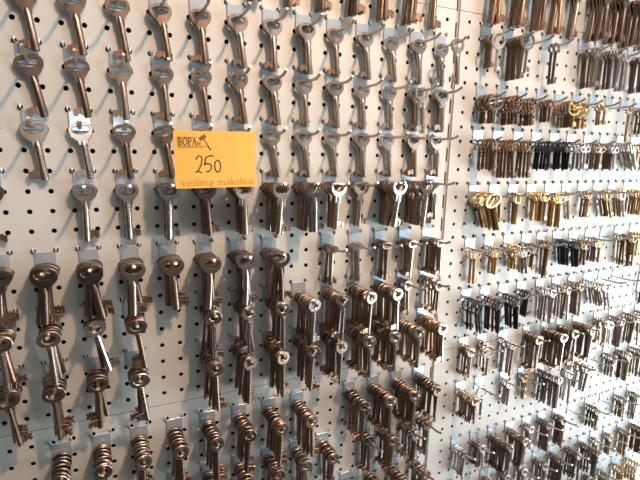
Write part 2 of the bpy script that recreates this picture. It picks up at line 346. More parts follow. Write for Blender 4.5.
def key(kid, kind, m, loc, rot, label, group):
    if KEEP and kid not in KEEP:
        T = Matrix.Translation(loc) @ rot.to_4x4()
        for p, mmx in zip(parts(kind), (m, m, bit_mat(m) if kind in PARTED else m)):
            STUFF.setdefault(mmx, MB()).add([T @ Vector(v) for v in p.v], p.f)
        return
    if kind in PARTED:
        e = bpy.data.objects.new(KNAME[kind][0], None); COL.objects.link(e); e.empty_display_size = .01
        for nm, me in zip(('bow', 'shank', 'bit'), part_meshes(kind, m)): obj(nm, me, e)
    else:
        e = obj(KNAME[kind][0], whole_mesh(kind, m))
    e.matrix_world = Matrix.Translation(loc) @ rot.to_4x4()
    if not KEEP: e['kid'] = kid
    tag(e, label, 'key', group)

#  row tables: row letter -> (row, side, hooks).  hook: (place, n, kind, colours, bit, swing, spacing[, start])
ROWS = []
# (n, kind, colours, bit, swing, spacing[, first distance][, turn])
N_ = ['s0', 's1', 's0', 's2']
LV = ['s0']; LB = ['s0', 's2']; LP = ['s2']
def L1(c, n=1, kind='lever', cols=('s0',), sw=9, sp=.18, h0=.25): return (n, kind, list(cols), -1, sw, sp, h0)
def hk(k, *st): return (2 * k + .5,) + st
LEFT = [
 ('A', -12.15, 'L', [(2 * k - .5, (n, 'long', ['s0', 's1', 'fl', 's0'], 1, -3, .24, .3)) for k, n in ((6, 2), (7, 2), (8, 3), (9, 4), (10, 4), (11, 5), (12, 2))]),
 ('B', -8, 'L', [hk(0, L1(0, 1, 'lever_wide')), hk(1, L1(0, 1, 'lever_wide')), hk(2, L1(0, 1, 'lever_trap')), hk(3, L1(0, 2, 'lever', ('s0', 's0'), 8)), hk(4, L1(0, 2, 'lever', ('s0', 's0'), 6)),
   hk(5, L1(0, 2, 'lever', ('s0', 's2'))), hk(6, L1(0, 2, 'lever', ('s0', 's2'), 3)), hk(7, L1(0, 3, 'lever', ('s0', 's1', 's2'), 6)), hk(8, L1(0, 1, 'lever', ('s0',), 6)), hk(9, L1(0, 2, 'lever', ('s0', 's2'), 6)),
   hk(10, L1(0, 1, 'lever', ('s3',), 6)), hk(11, L1(0, 2, 'lever', ('s0', 's3'), 5)), hk(12, L1(0, 1, 'lever', ('s3',), 4), (1, 'lever', ['s2'], -1, 4, .2, 1.75))]),
 ('C', -5, 'L', [hk(0, L1(0, 1, 'lever_wide', ('s1',), 11)), hk(1, L1(0, 1, 'lever', ('s1',), 8)), hk(2, L1(0, 1, 'lever', ('s2',), 4)), hk(3, L1(0, 1, 'lever', ('s0',), 5)), hk(4, L1(0, 1, 'lever', ('s0',), 8)),
   hk(5, L1(0, 2, 'lever', ('s0', 's0'), 7)), hk(6, L1(0, 2, 'lever', ('s0', 's2'), 8)), hk(7, L1(0, 1, 'lever', ('s2',), 7)), hk(8, L1(0, 2, 'lever', ('s0', 's2'), 6)), hk(9, L1(0, 1, 'lever', ('s2',), 6)),
   hk(10, L1(0, 1, 'lever', ('s3',), 5)), hk(11, L1(0, 2, 'lever', ('s0', 's2'), 4), (1, 'lever_trap', ['s3'], -1, 3, .2, .95)), hk(12, L1(0, 3, 'lever', ('s0', 's3'), 4))]),
 ('D', -2, 'L', [hk(0, L1(0, 1, 'lever_wide', ('s2',), 8)), hk(1, L1(0, 1, 'lever', ('s3',), 7)), hk(2, L1(0, 1, 'lever', ('s1',), 7)), hk(3, L1(0, 1, 'lever', ('s1',), 8)), hk(4, L1(0, 2, 'lever', ('s0', 's2'), 4)),
   hk(5, L1(0, 2, 'lever', ('s0', 's3'), 4)), hk(6, L1(0, 1, 'lever', ('s2',), 9)), hk(7, L1(0, 2, 'lever', ('s0', 's2'), 7)), hk(8, L1(0, 1, 'lever', ('s2',), 7)), hk(9, L1(0, 2, 'lever', ('s0', 's2'), 6)),
   hk(10, L1(0, 1, 'lever', ('s2',), 7)), hk(11, L1(0, 2, 'lever', ('s0', 's0'), 5)), hk(12, L1(0, 2, 'lever', ('s0', 's2'), 4))]),
 ('E', 1, 'L', [hk(-1, (1, 'lever_trap', ['s1'], 1, -1, .2)), hk(1, (2, 'lever_trap', ['s0', 's2'], 1, 0, .27)), hk(2, (2, 'lever_trap', ['s1', 's3'], 1, 1, .27)), hk(3, (4, 'lever_trap', ['s1', 's0', 's3'], 1, 0, .38)),
   hk(4, (3, 'lever_trap', ['s1', 's1'], 1, 2, .38)), hk(5, (4, 'lever_trap', ['s1', 's0', 's2'], 1, 0, .38)), hk(6, (6, 'lever_trap', ['s1', 's0', 's2'], 1, 0, .38)), hk(7, (6, 'lever_trap', ['s1', 's0', 's3'], 1, -1, .38)),
   hk(8, (4, 'lever_trap', ['s1', 's0', 's2'], 1, -1, .35)), hk(9, (2, 'lever_trap', ['s0', 's2'], 1, -1, .38)), hk(10, (8, 'lever_trap', ['s1', 's0', 's3'], 1, -3, .27)), hk(11, (7, 'lever_trap', ['s1', 's0', 's3'], 1, -3, .35)),
   hk(12, (2, 'lever', ['s1', 's3'], -1, 3, .25))]),
 ('F', 5, 'L', [hk(-1, (4, 'lever_wide', ['s1', 's0', 's1'], 1, 2, .24)), hk(0, (5, 'lever_wide', ['s1', 's0', 's1'], 1, -1, .30)), hk(1, (6, 'lever_wide', ['s1', 's0', 's1'], 1, 3, .30)), hk(2, (6, 'lever_wide', ['s1', 's0', 's2'], 1, 4, .30)),
   hk(3, (5, 'lever_wide', ['s1', 's0', 's0'], 1, 1, .3)), hk(4, (6, 'lever_trap', ['s1', 's1', 's2'], 1, -1, .33)), hk(5, (6, 'lever_trap', ['s1', 's1', 's3'], 1, -1, .34)), hk(6, (6, 'lever_trap', ['s1', 's2', 's1'], 1, -1, .36)),
   hk(8, (3, 'flatoval', ['s1', 's0'], 1, -2, .28)), hk(9, (2, 'flatoval', ['s0', 's2'], -1, 2, .28)), hk(10, (4, 'flatoval', ['s1', 's1', 's0'], 1, -1, .25)), hk(11, (4, 'flatoval', ['s1', 's0', 's2'], -1, 0, .28)), hk(12, (6, 'flatoval', ['s1', 's0', 's2'], -1, 1, .26))]),
 ('G', 8, 'M', [hk(-1, (4, 'ringbow_oval', ['s1', 'cu', 's2'], 1, 3, 0.400, .8)), hk(0, (4, 'ringbow_oval', ['s1', 's0', 's2'], -1, 8, 0.400, .9)), hk(1, (3, 'ringbow_oval', ['s1', 's0', 's3'], 1, 6, 0.300, .9)), hk(2, (4, 'ringbow_oval', ['s1', 's0', 's0'], -1, 5, 0.400, .8)),
   hk(4, (5, 'ringbow', ['s1', 's1', 's3'], 1, -2, 0.400, .6)), hk(5, (5, 'ringbow', ['s1', 's1', 's3'], -1, 4, 0.400, .6)), hk(6, (8, 'ringbow', ['s1', 's1', 's2'], -1, 2, 0.293, .4)), hk(7, (8, 'ringbow', ['s1', 's0', 's3'], 1, 0, 0.293, .4)),
   hk(8, (9, 'ringbow', ['s1', 's0', 's3'], -1, 0, 0.269, .3)), hk(9, (8, 'ringbow', ['s1', 's0', 's0'], -1, 0, 0.307, .3)), hk(10, (9, 'ringbow', ['s1', 's0', 's3'], -1, 1, 0.281, .2)), hk(11, (3, 'ringbow_short', ['s1', 's0', 's0'], -1, 0, 0.280, .2)), hk(12, (5, 'ringbow_short', ['s1', 's0', 's0'], -1, 0, 0.400, .2))]),
 ('H', 11, 'M', [hk(-1, (4, 'ringbow_oval', ['s1', 'cu', 's1'], 1, 5, 0.400, .6)), hk(0, (4, 'ringbow_oval', ['s1', 's1', 's0'], 1, -2, 0.400, .7)), hk(1, (4, 'ringbow_oval', ['s1', 's1', 's1'], -1, 4, 0.400, .5)), hk(2, (4, 'ringbow_oval', ['s1', 's1', 's3'], -1, 4, 0.400, .8)),
   hk(4, (9, 'ringbow', ['s1', 's1', 's0'], 1, -2, 0.269, .3)), hk(5, (9, 'ringbow', ['s1', 's1', 's0'], 1, -1, 0.269, .3)), hk(6, (9, 'ringbow', ['s1', 's1', 's0'], 1, 0, 0.269, .3)), hk(7, (9, 'ringbow', ['s1', 's1', 's0'], 1, -1, 0.269, .3)),
   hk(8, (8, 'ringbow', ['s1', 's1', 's2'], -1, 0, 0.307, .3)), hk(9, (8, 'ringbow', ['s1', 's0', 's2'], -1, 0, 0.307, .3)), hk(10, (9, 'ringbow', ['s1', 's0', 's2'], -1, 0, 0.269, .3)), hk(11, (10, 'ringbow', ['s0', 'cu', 's2'], -1, 1, 0.250, .2)), hk(12, (10, 'ringbow', ['s0', 'cu', 's3'], -1, 1, 0.250, .2))]),
 ('I', 15.68, 'M', [hk(k, (n, 'ringbow', ['s1', 's0', c], 1, -1, min(.4, (2.4 - .25) / (n - 1)), .25)) for k, n, c in ((0, 7, 's0'), (1, 8, 's0'), (2, 8, 's0'), (3, 6, 's0'), (4, 7, 's1'), (5, 6, 's1'), (6, 7, 'cu'), (7, 8, 'cu'))] +
   [hk(k, (n, 'ringbow', ['s1', 's1', c], -1, 0, min(.4, (2.4 - .2) / (n - 1)), .2)) for k, n, c in ((9, 6, 's1'), (10, 9, 's2'), (11, 9, 's0'), (12, 8, 's1'))]),
 ('J', 19.2, 'M', [hk(k, (n, 'ringbow', ['s1', 's0', c], 1, 0, min(.4, (2.4 - .25) / (n - 1)), .25)) for k, n, c in ((0, 4, 's1'), (1, 4, 's1'), (2, 4, 's1'), (3, 4, 's1'), (4, 5, 's1'), (5, 5, 's1'), (6, 5, 's1'), (7, 5, 'gr'), (8, 5, 's0'))] +
   [hk(k, (n, 'ringbow', ['s1', 's1', c], -1, 0, min(.4, (2.4 - .3) / (n - 1)), .3)) for k, n, c in ((9.6, 3, 's1'), (10.4, 5, 's0'), (11.4, 5, 's2'), (12.2, 3, 's1'))]),
 ('K', 22.9, 'M', [hk(k, (n, 'ringbow', ['s1', 's0', c], -1, 0, min(.4, (2.4 - .2) / (n - 1)), .2)) for k, n, c in ((7, 3, 's1'), (8, 3, 's1'), (9, 5, 'cu'), (10, 6, 'gr'), (11, 7, 's2'), (12, 5, 's0'))]),
]
def R1(px, *st): return (px,) + st
def T(n, kind, cols, bit=1, sw=0, sp=.26, h0=.2, yaw=0): return (n, kind, list(cols), bit, sw, sp, h0, yaw)
RIGHT = [
 ('a', -13, 'R', [R1(x, T(n, 'long', c, 1, -3, .24, .3)) for x, n, c in ((492, 4, ('fl', 'cu')), (514, 5, ('fl', 'cu')), (534, 5, ('fl', 's1')), (554, 3, ('fl', 'cu')), (572, 3, ('s1', 's2')), (592, 6, ('fl', 's1')), (609, 6, ('s1', 'fl', 's1')), (626, 6, ('s1', 'fl', 's1')), (643, 4, ('s1', 's1')))]),
 ('b', -9, 'R', [R1(486, T(3, 'ring', ('fl', 's0'), 1, 0, .2), T(1, 'bigring', ('wh',), 1, 0, .2, 1.35)), R1(508, T(8, 'ring_long', ('fl', 'fl', 's0'), 1, 0, .2), T(1, 'bigring', ('s2',), 1, 0, .2, 1.95)), R1(528), R1(547, T(2, 'ring_long', ('s1', 's1'), 1, 0, .4, .5)),
   R1(582.5, T(5, 'ring_long', ('s1', 's0', 's2'), 1, 0, .3)), R1(599, T(7, 'ring_long', ('s1', 'gr', 'gr'), 1, 0, .26)), R1(615, T(3, 'ring_long', ('s1', 'gr', 'wh'), 1, 0, .3, .6)), R1(631, T(7, 'ring_long', ('s1', 'fl', 'gr'), 1, 0, .22))]),
 ('c', -5, 'R', [R1(481.5, T(5, 'wheel', ('br', 'br', 'gr'), 1, 0, .32)), R1(502, T(5, 'wheel', ('br', 'br', 'br'), 1, 0, .32)), R1(522, T(4, 'wheel', ('br', 'br', 'br'), 1, 0, .3)), R1(541, T(4, 'ring_tiny', ('br', 'br'), 1, 0, .25)), R1(559, T(6, 'wheel', ('ta', 'br', 'go'), 1, 0, .28)),
   R1(576, T(3, 'wheel', ('br', 'go', 'go'), 1, 0, .3)), R1(593, T(3, 'ring_tiny', ('ta', 'go'), 1, 0, .3, .5)), R1(609), R1(624, T(1, 'ring_long', ('ta',), 1, 0, .3, .6)), R1(637, T(3, 'ring', ('go', 'br', 'go'), 1, 0, .3))]),
 ('d', -2, 'R', [R1(478, T(6, 'clover', ('br', 'br', 'br'), 1, 0, .3, .4)), R1(498, T(5, 'clover_long', ('br', 'br', 'br'), 1, 3, .3, .3)), R1(518, T(4, 'clover_long', ('br', 'br', 'br'), 1, 0, .3, .3)), R1(536, T(5, 'clover', ('bk', 'bk'), 1, -2, .3, .2)), R1(554, T(6, 'clover', ('bk', 'bk', 'bk'), 1, 4, .26)),
   R1(571, T(4, 'clover', ('gr', 'gr', 'wh'), 1, 1, .3, .5)), R1(588, T(5, 'clover', ('fl', 's0', 's0'), 1, 0, .26)), R1(604, T(5, 'clover', ('fl', 's1', 'wh'), 1, 0, .24)), R1(620, T(5, 'frame', ('gr', 's2', 'wh'), 1, 28, .26, .2)), R1(634, T(4, 'ring', ('go', 'ta'), 1, 0, .3))]),
 ('e', 2, 'R', [R1(474, T(6, 'ovalbig', ('go', 'br', 'go'), 1, 22, .36, .2, 8)), R1(494, T(2, 'ring', ('br', 'br'), 1, 0, .3, .3)), R1(513, T(3, 'frame', ('br', 'br', 'go'), 1, 0, .24)), R1(531, T(6, 'ring', ('ta', 'go', 'ta'), 1, 0, .26)), R1(549, T(5, 'clover_long', ('go', 'br', 'go'), 1, 0, .24)),
   R1(566, T(1, 'frame', ('ta',), 1, 14, .3, .2)), R1(581.5, T(3, 'ring', ('br', 's1', 'ta'), 1, -2, .26, .3)), R1(597, T(4, 'frame', ('br', 'ta', 'ta'), 1, 24, .3)), R1(612, T(4, 'frame', ('gr', 'ta', 'wh'), 1, 18, .26)), R1(627, T(6, 'ring', ('go', 'ta', 'go'), 1, 0, .26))]),
 ('f', 6, 'R', [R1(470, T(2, 'clover_long', ('ta', 'ta'), 1, 0, .3, .3)), R1(489, T(3, 'clover', ('go', 'ta', 'ta'), 1, 0, .3, .3)), R1(508, T(3, 'wheel', ('go', 'ta', 'go'), 1, 3, .3), T(3, 'clover', ('br', 'gr', 'gr'), 1, 8, .26, 1.2)), R1(526, T(4, 'clover', ('br', 'br', 'br'), 1, -2, .24)), R1(541, T(3, 'ring_long', ('br', 'br'), 1, 0, .35)),
   R1(557, T(7, 'ring', ('bk', 'bk', 'bk'), 1, 12, .3)), R1(573, T(5, 'clover', ('br', 'fl', 'fl'), 1, -3, .28)), R1(589, T(4, 'clover', ('br', 'fl', 'ta'), 1, 0, .3)), R1(604), R1(618, T(6, 'ring_long', ('ta', 'br', 'ta'), 1, 5, .28)), R1(633, T(3, 'ring', ('ta', 'go'), 1, 0, .28))]),
 ('g', 10, 'R', [R1(466, T(4, 'bigring', ('bk', 'bk', 'bk'), 1, 8, .36, .3, 25)), R1(485, T(5, 'clover_long', ('bk', 'br', 'bk'), 1, 4, .32, .3)), R1(503, T(5, 'clover_long', ('bk', 'bk', 'bk'), 1, 8, .3, .3)), R1(521, T(3, 'ring', ('bk', 'gr', 'bk'), 1, 0, .3)), R1(540, T(5, 'ring_long', ('gr', 's0', 's2'), 1, 0, .3)),
   R1(556, T(5, 'ring_long', ('s1', 's0', 'wh'), 1, 0, .3)), R1(572, T(4, 'ring_long', ('s1', 's0'), 1, 0, .26)), R1(587, T(7, 'frame', ('gr', 's2', 'wh'), 1, 22, .28)), R1(602), R1(616), R1(643, T(1, 'frame_big', ('bk',), 1, 0, .3, .2))]),
 ('h', 14, 'R', [R1(463, T(4, 'ringbow_short', ('s1', 's0', 's2'), -1, 0, .26)), R1(481, T(2, 'ringbow_short', ('s0', 's0'), -1, 0, .3), T(1, 'bigring', ('gr',), 1, 0, .3, 1.0)), R1(502, T(5, 'ring_long', ('gr', 's0'), 1, 0, .28)), R1(527, T(6, 'ringbow_long', ('s1', 's1', 's0'), -1, 0, .24)), R1(545, T(9, 'ringbow_long', ('s1', 's1', 's2'), -1, 0, .22)),
   R1(560, T(7, 'ringbow_long', ('s1', 's1', 's0'), -1, 0, .24)), R1(576, T(7, 'ringbow_long', ('s1', 's0', 's2'), -1, 0, .26)), R1(597, T(5, 'ringbow_short', ('s0', 's2', 'wh'), -1, 0, .3)), R1(612, T(5, 'ring_long', ('s1', 'cu', 's0'), 1, 0, .26)), R1(626, T(5, 'ring_long', ('s1', 'ta', 's2'), 1, 0, .28)), R1(638, T(4, 'ring', ('s1', 's0'), 1, 0, .28))]),
 ('i', 17.8, 'R', [R1(460, T(7, 'ring', ('s0', 'cu', 'cu'), -1, 0, .26)), R1(479, T(1, 'bigring', ('gr',), 1, 0, .26, .4)), R1(504, T(3, 'ring', ('gr', 's2', 's2'), 1, 0, .24)), R1(522, T(2, 'ring', ('s0', 'ta'), 1, 0, .24)), R1(540, T(9, 'ring_long', ('s1', 'gr', 'wh'), 1, 0, .24)), R1(556, T(4, 'ring_long', ('wh', 's1', 's2'), 1, 0, .26, .8)),
   R1(574, T(5, 'ringbow_short', ('gr', 'gr', 's1'), 1, -4, .3, .3)), R1(590), R1(606, T(4, 'ring', ('s1', 's0', 's2'), 1, 4, .26)), R1(619, T(5, 'ring_long', ('s1', 'gr', 'ta'), 1, 3, .24)), R1(632, T(5, 'ring_long', ('s1', 'gr', 's2'), 1, 2, .24))]),
 ('j', 22.8, 'R', [R1(455.5, T(4, 'ring', ('wh', 's2', 's0'), -1, 0, .3)), R1(474, T(5, 'ring', ('s1', 's0', 'wh'), -1, 0, .24)), R1(492, T(11, 'ring_long', ('s1', 's0', 's2'), -1, 0, .2)), R1(509, T(9, 'ring_long', ('s1', 's0', 'wh'), -1, 0, .22)), R1(526, T(3, 'ring', ('s0', 'wh'), 1, 0, .26)), R1(541, T(5, 'ring_long', ('fl', 's1', 's0'), 1, 0, .2)), R1(556, T(5, 'ring_long', ('fl', 's1', 's0'), 1, 0, .2)),
   R1(571), R1(588, T(5, 'ring', ('s1', 's0'), 1, 0, .24)), R1(603), R1(617, T(4, 'ring', ('s0', 's2'), 1, 0, .24)), R1(630, T(4, 'ring_long', ('gr', 's1', 's2'), 1, 0, .24))]),
 ('k', 26.8, 'R', [R1(447, T(4, 'ring', ('s0', 's2'), -1, 0, .24)), R1(466, T(4, 'ring', ('s0', 'wh'), -1, 0, .24)), R1(484, T(5, 'ring', ('s0', 's1', 'gr'), -1, 0, .24)), R1(501, T(4, 'ring', ('s0', 's1', 'wh'), -1, 0, .24)), R1(518, T(4, 'ring', ('s0', 's1', 'wh'), -1, 0, .24)), R1(536, T(5, 'ring', ('gr', 's1', 's2'), 1, 0, .24)), R1(551, T(6, 'ring_long', ('fl', 's1', 's1'), 1, 0, .22)), R1(567, T(6, 'ring_long', ('s1', 's1', 's0'), 1, 0, .24)),
   R1(581, T(8, 'ring_long', ('fl', 's1', 's1'), 1, 0, .24)), R1(593, T(2, 'ring_long', ('s1', 's2'), 1, 0, .3)), R1(606, T(3, 'ring', ('s0', 's2'), 1, 0, .24)), R1(620, T(4, 'ring_long', ('ta', 's1'), 1, 0, .24)), R1(632, T(6, 'ring_long', ('br', 's1'), 1, 0, .22))]),
 ('l', 30.8, 'R', [R1(475, T(4, 'ring', ('s0', 's1', 'wh'), -1, 0, .24)), R1(492, T(4, 'ring', ('s0', 's1', 'wh'), -1, 0, .24)), R1(509, T(5, 'ring_long', ('s0', 's1', 'wh'), -1, 0, .24)), R1(526, T(5, 'ring_long', ('s0', 's1', 's2'), -1, 0, .24)), R1(541, T(6, 'ring_long', ('fl', 's1', 's1'), 1, 0, .24)), R1(556, T(5, 'ring_long', ('s1', 's1'), 1, 0, .24)), R1(571, T(5, 'ring', ('wh', 's0', 's2'), 1, 0, .24)), R1(585, T(5, 'ring', ('s1', 'wh', 's2'), 1, 0, .24)), R1(599, T(6, 'frame', ('s0', 'gr', 'wh'), 1, 0, .24)), R1(614, T(4, 'frame', ('go', 'ta', 'go'), 1, 0, .3)), R1(627, T(4, 'frame', ('go', 'go'), 1, 0, .3))]),
]


def build_row(letter, r, side, hooks, ordinal, board, pxmode):
    hooks = [h for h in hooks if h]
    for q, hk in enumerate(hooks):
        place, stacks = hk[0], hk[1:]
        c = col_at(place, r) if pxmode else place
        hz = 'edge hook' if False else ORD[q + 1] + ' hook'
        total = sum(s[0] for s in stacks)
        where = '%s hook of %s %s row' % (ORD[q + 1], board, ORD[ordinal])
        if total == 0: hl = 'bare %s hook, %s from left in %s row of %s board' % ('steel', ORD[q + 1], ORD[ordinal], board)
        else:
            hl = 'hook with %s %s%s, %s from left, %s row, %s board' % (NUM[min(total, 15)], KNAME[stacks[0][1]][1], 's' if total > 1 else '', ORD[q + 1], ORD[ordinal], board)
        hook(c, r, side, hl, 'hooks of the %s board' % board)
        idx = 0
        for st in stacks:
            n, kind, cols, bitdir, swing, spc = st[:6]; h0 = st[6] if len(st) > 6 else 0.22
            yaw0 = st[7] if len(st) > 7 else 0
            for i in range(n):
                kid = '%s%d.%d' % (letter, q, idx); rnd = random.Random(kid)
                h = max(.21, h0 + spc * i + rnd.uniform(-.2, .2) * spc)
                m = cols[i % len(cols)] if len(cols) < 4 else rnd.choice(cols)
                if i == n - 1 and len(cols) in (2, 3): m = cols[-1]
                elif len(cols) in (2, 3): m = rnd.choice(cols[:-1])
                sw = math.radians(swing + rnd.uniform(-1, 1) * (2 if n < 3 else ((8 if place < 6 else 5.5) if letter in 'FGH' and place < 14 else 3.4)))
                yw = math.radians(yaw0 + rnd.uniform(-12, 12)); px = math.radians(rnd.uniform(-3, 3))
                near = min(1.0, max(.05, (h - .17) / .75)); yw *= near; px = min(px, 0.0) if h < .9 else px; px *= near
                rot = Matrix.Rotation(-sw, 3, 'Y') @ Matrix.Rotation(yw, 3, 'Z') @ Matrix.Rotation(px, 3, 'X')
                if bitdir < 0: rot = rot @ Matrix.Rotation(math.pi, 3, 'Z')
                up = wire_z(h, *HL[side])
                loc = W(c + rnd.uniform(-.015, .015), r + .86 - .066 - up, h)
                kn = KNAME[kind]
                pos = 'alone on' if total == 1 else ('frontmost of %s on' % NUM[min(total, 15)] if idx == total - 1 else ('rearmost of %s on' % NUM[min(total, 15)] if idx == 0 else '%s from wall on' % ORD[idx + 1]))
                lab = '%s %s, %s %s hook, %s row, %s board' % (COLW[m], kn[1], pos, ORD[q + 1], ORD[ordinal], board)
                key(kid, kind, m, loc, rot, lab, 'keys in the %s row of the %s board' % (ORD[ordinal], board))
                idx += 1

for o_, (letter, r, side, hooks) in enumerate(LEFT): build_row(letter, r, side, hooks, o_ + 1, 'left', False)
for o_, (letter, r, side, hooks) in enumerate(RIGHT): build_row(letter, r, side, hooks, o_ + 1, 'right', True)
if STUFF:
    allm = list(STUFF); big = MB(); mats = []; idxs = []
    for k, a in enumerate(allm):
        big.add(STUFF[a].v, STUFF[a].f); idxs += [k] * len(STUFF[a].f)
    me = bpy.data.meshes.new('hanging_keys'); me.from_pydata(big.v, [], big.f)
    for a in allm: me.materials.append(M[a])
    me.polygons.foreach_set('material_index', idxs)
    me.update(); o = obj('hanging_keys', me)
    tag(o, 'remaining small keys hanging behind and between the others on both boards', 'keys', None, 'stuff')

# ------------------------------------------------------------------ price card
def unproj(px, py, h):
    d = FWD + RT * ((px - 320) / F) + UP * ((240 - py) / F)
    t = (-h * P - CAM.y) / d.y
    return CAM + d * t
HC = 2.67
TLc, TRc, BRc, BLc = [unproj(x, y, HC) for x, y in ((172.9, 130.4), (255.5, 131.8), (258, 186.3), (176, 188.8))]
CW = (TRc - TLc).length; CHt = (TLc - BLc).length
ax = ((TRc - TLc) + (BRc - BLc)).normalized(); az = Vector((0, -1, 0)).cross(ax) * 1.0
if az.z < 0: az = -az
cc = (TLc + TRc + BRc + BLc) / 4
Wd = ((TRc - TLc).length + (BRc - BLc).length) / 2; Ht = ((TLc - BLc).length + (TRc - BRc).length) / 2
card = bpy.data.objects.new('price_card', None); COL.objects.link(card); card.empty_display_size = .01
card.matrix_world = Matrix(((ax.x, 0, az.x, cc.x), (ax.y, 1, az.y, cc.y), (ax.z, 0, az.z, cc.z), (0, 0, 0, 1)))
tag(card, 'yellow auction price card with handwritten 250 hung over the left board hooks', 'price card')
# paper with a slight bow: curved sheet
def ybend(x, z): return -0.0 + 0.0016 * (x / (Wd / 2)) ** 2 - 0.002 * max(0, -z / (Ht / 2) - .55) ** 2
b = MB(); NX, NZ = 24, 16; vs = []
for s_, dy in ((0, 0), (1, .0003)):
    for j in range(NZ + 1):
        for i in range(NX + 1):
            x = (i / NX - .5) * Wd; z = (j / NZ - .5) * Ht; vs.append((x, ybend(x, z) + dy, z))
nn = (NX + 1) * (NZ + 1); fs = []
for j in range(NZ):
    for i in range(NX):
        a = j * (NX + 1) + i; q = (a, a + 1, a + NX + 2, a + NX + 1)
        fs.append(q); fs.append(tuple(v + nn for v in q[::-1]))
edge = [i for i in range(NX + 1)] + [j * (NX + 1) + NX for j in range(1, NZ + 1)] + [NZ * (NX + 1) + i for i in range(NX - 1, -1, -1)] + [j * (NX + 1) for j in range(NZ - 1, 0, -1)]
for a, c in zip(edge, edge[1:] + edge[:1]): fs.append((a, a + nn, c + nn, c))
obj('paper', b.add(vs, fs).mesh('paper', M['paper'], True), card)

# lettering: every stroke a ribbon lying on the paper
def ribbon(mb, pts, w, lift=.00025):
    pts = [Vector((x, z)) for x, z in pts]; L, R = [], []
    for i, p in enumerate(pts):
        d = (pts[min(i + 1, len(pts) - 1)] - pts[max(i - 1, 0)])
        d = d.normalized() if d.length > 1e-9 else Vector((1, 0)); n = Vector((-d.y, d.x)) * w / 2
        L.append(p + n); R.append(p - n)
    V = [(q.x, ybend(q.x, q.y) - lift, q.y) for q in L + R]; n = len(pts)
    mb.add(V, [(i, i + 1, n + i + 1, n + i) for i in range(n - 1)])
def arc(cx, cz, rx, rz, a0, a1, n=12):
    return [(cx + rx * math.cos(math.radians(a0 + (a1 - a0) * k / n)), cz + rz * math.sin(math.radians(a0 + (a1 - a0) * k / n))) for k in range(n + 1)]
# glyphs in a unit x-height/cap-height box: list of (stroke, weight) , advance
def serif(x, z, l=.16): return ([(x - l, z), (x + l, z)], .07)
G = {
 'B': ([([(.18, 0), (.18, 1)], .17), (arc(.2, .76, .42, .22, 90, -90), .12), (arc(.2, .28, .48, .26, 90, -90), .13), ([(.0, .98), (.25, .98)], .06), ([(0, .02), (.25, .02)], .06)], .82),
 'O': ([(arc(.42, .5, .36, .46, 0, 360, 24), .14)], .92),
 'P': ([([(.18, 0), (.18, 1)], .17), (arc(.2, .72, .44, .26, 90, -90), .12), ([(0, .98), (.25, .98)], .06), serif(.18, .03, .2)], .76),
 'A': ([([(.08, 0), (.4, 1)], .08), ([(.4, 1), (.72, 0)], .16), ([(.2, .34), (.6, .34)], .06), serif(.08, .03, .12), serif(.72, .03, .16)], .9),
 'b': ([([(.14, 0), (.14, .98)], .12), (arc(.14, .32, .36, .3, 90, -90), .1), ([(0, .96), (.16, .96)], .06)], .62),
 'e': ([(arc(.32, .32, .25, .3, 0, 320, 16), .09), ([(.08, .34), (.56, .34)], .06)], .66),
 '.': ([([(.06, .06), (.18, .06)], .12)], .26),
 'v': ([([(.06, .64), (.32, 0)], .12), ([(.32, 0), (.58, .64)], .06), serif(.07, .62, .12), serif(.56, .62, .1)], .66),
 'i': ([([(.16, 0), (.16, .62)], .13), ([(.1, .84), (.22, .84)], .13), ([(.02, .61), (.18, .61)], .06), serif(.16, .03)], .36),
 'l': ([([(.16, 0), (.16, 1)], .13), ([(.02, .98), (.18, .98)], .06), serif(.16, .03)], .36),
 'n': ([([(.14, 0), (.14, .62)], .13), (arc(.36, .36, .22, .24, 170, 0), .1), ([(.58, 0), (.58, .38)], .13), ([(0, .61), (.16, .61)], .06), serif(.14, .03, .14), serif(.58, .03, .14)], .78),
 'g': ([(arc(.3, .42, .2, .2, 0, 360, 16), .1), (arc(.32, -.1, .28, .14, 0, 360, 16), .07), ([(.16, .22), (.14, .1), (.3, .05)], .08), ([(.44, .58), (.6, .62)], .07)], .66),
 'm': ([([(.14, 0), (.14, .62)], .13), (arc(.34, .36, .2, .24, 170, 0), .1), ([(.54, 0), (.54, .38)], .13), (arc(.74, .36, .2, .24, 170, 0), .1), ([(.94, 0), (.94, .38)], .13), ([(0, .61), (.16, .61)], .06), serif(.14, .03, .14), serif(.54, .03, .12), serif(.94, .03, .14)], 1.12),
 'a': ([(arc(.28, .42, .2, .2, 150, 0), .1), ([(.48, .42), (.48, .06), (.58, .02)], .12), (arc(.28, .18, .2, .17, 60, 330, 12), .09)], .66),
 'k': ([([(.16, 0), (.16, 1)], .13), ([(.2, .26), (.52, .6)], .07), ([(.3, .36), (.56, 0)], .12), ([(.02, .98), (.18, .98)], .06), serif(.16, .03), serif(.56, .03, .1), serif(.5, .61, .1)], .72),
 'r': ([([(.14, 0), (.14, .62)], .13), (arc(.36, .38, .2, .22, 170, 50), .1), ([(0, .61), (.16, .61)], .06), serif(.14, .03, .16)], .52),
 ' ': ([], .38),
}
def write(mb, text, x, z, size, stretch=1.0):
    for ch in text:
        st, adv = G[ch]
        for pts, w in st: ribbon(mb, [(x + px_ * size * stretch, z + pz * size) for px_, pz in pts], w * size)
        x += adv * size * stretch
    return x
def cxy(u, v): return ((u - .5) * Wd, (.5 - v) * Ht)       # card fraction -> local
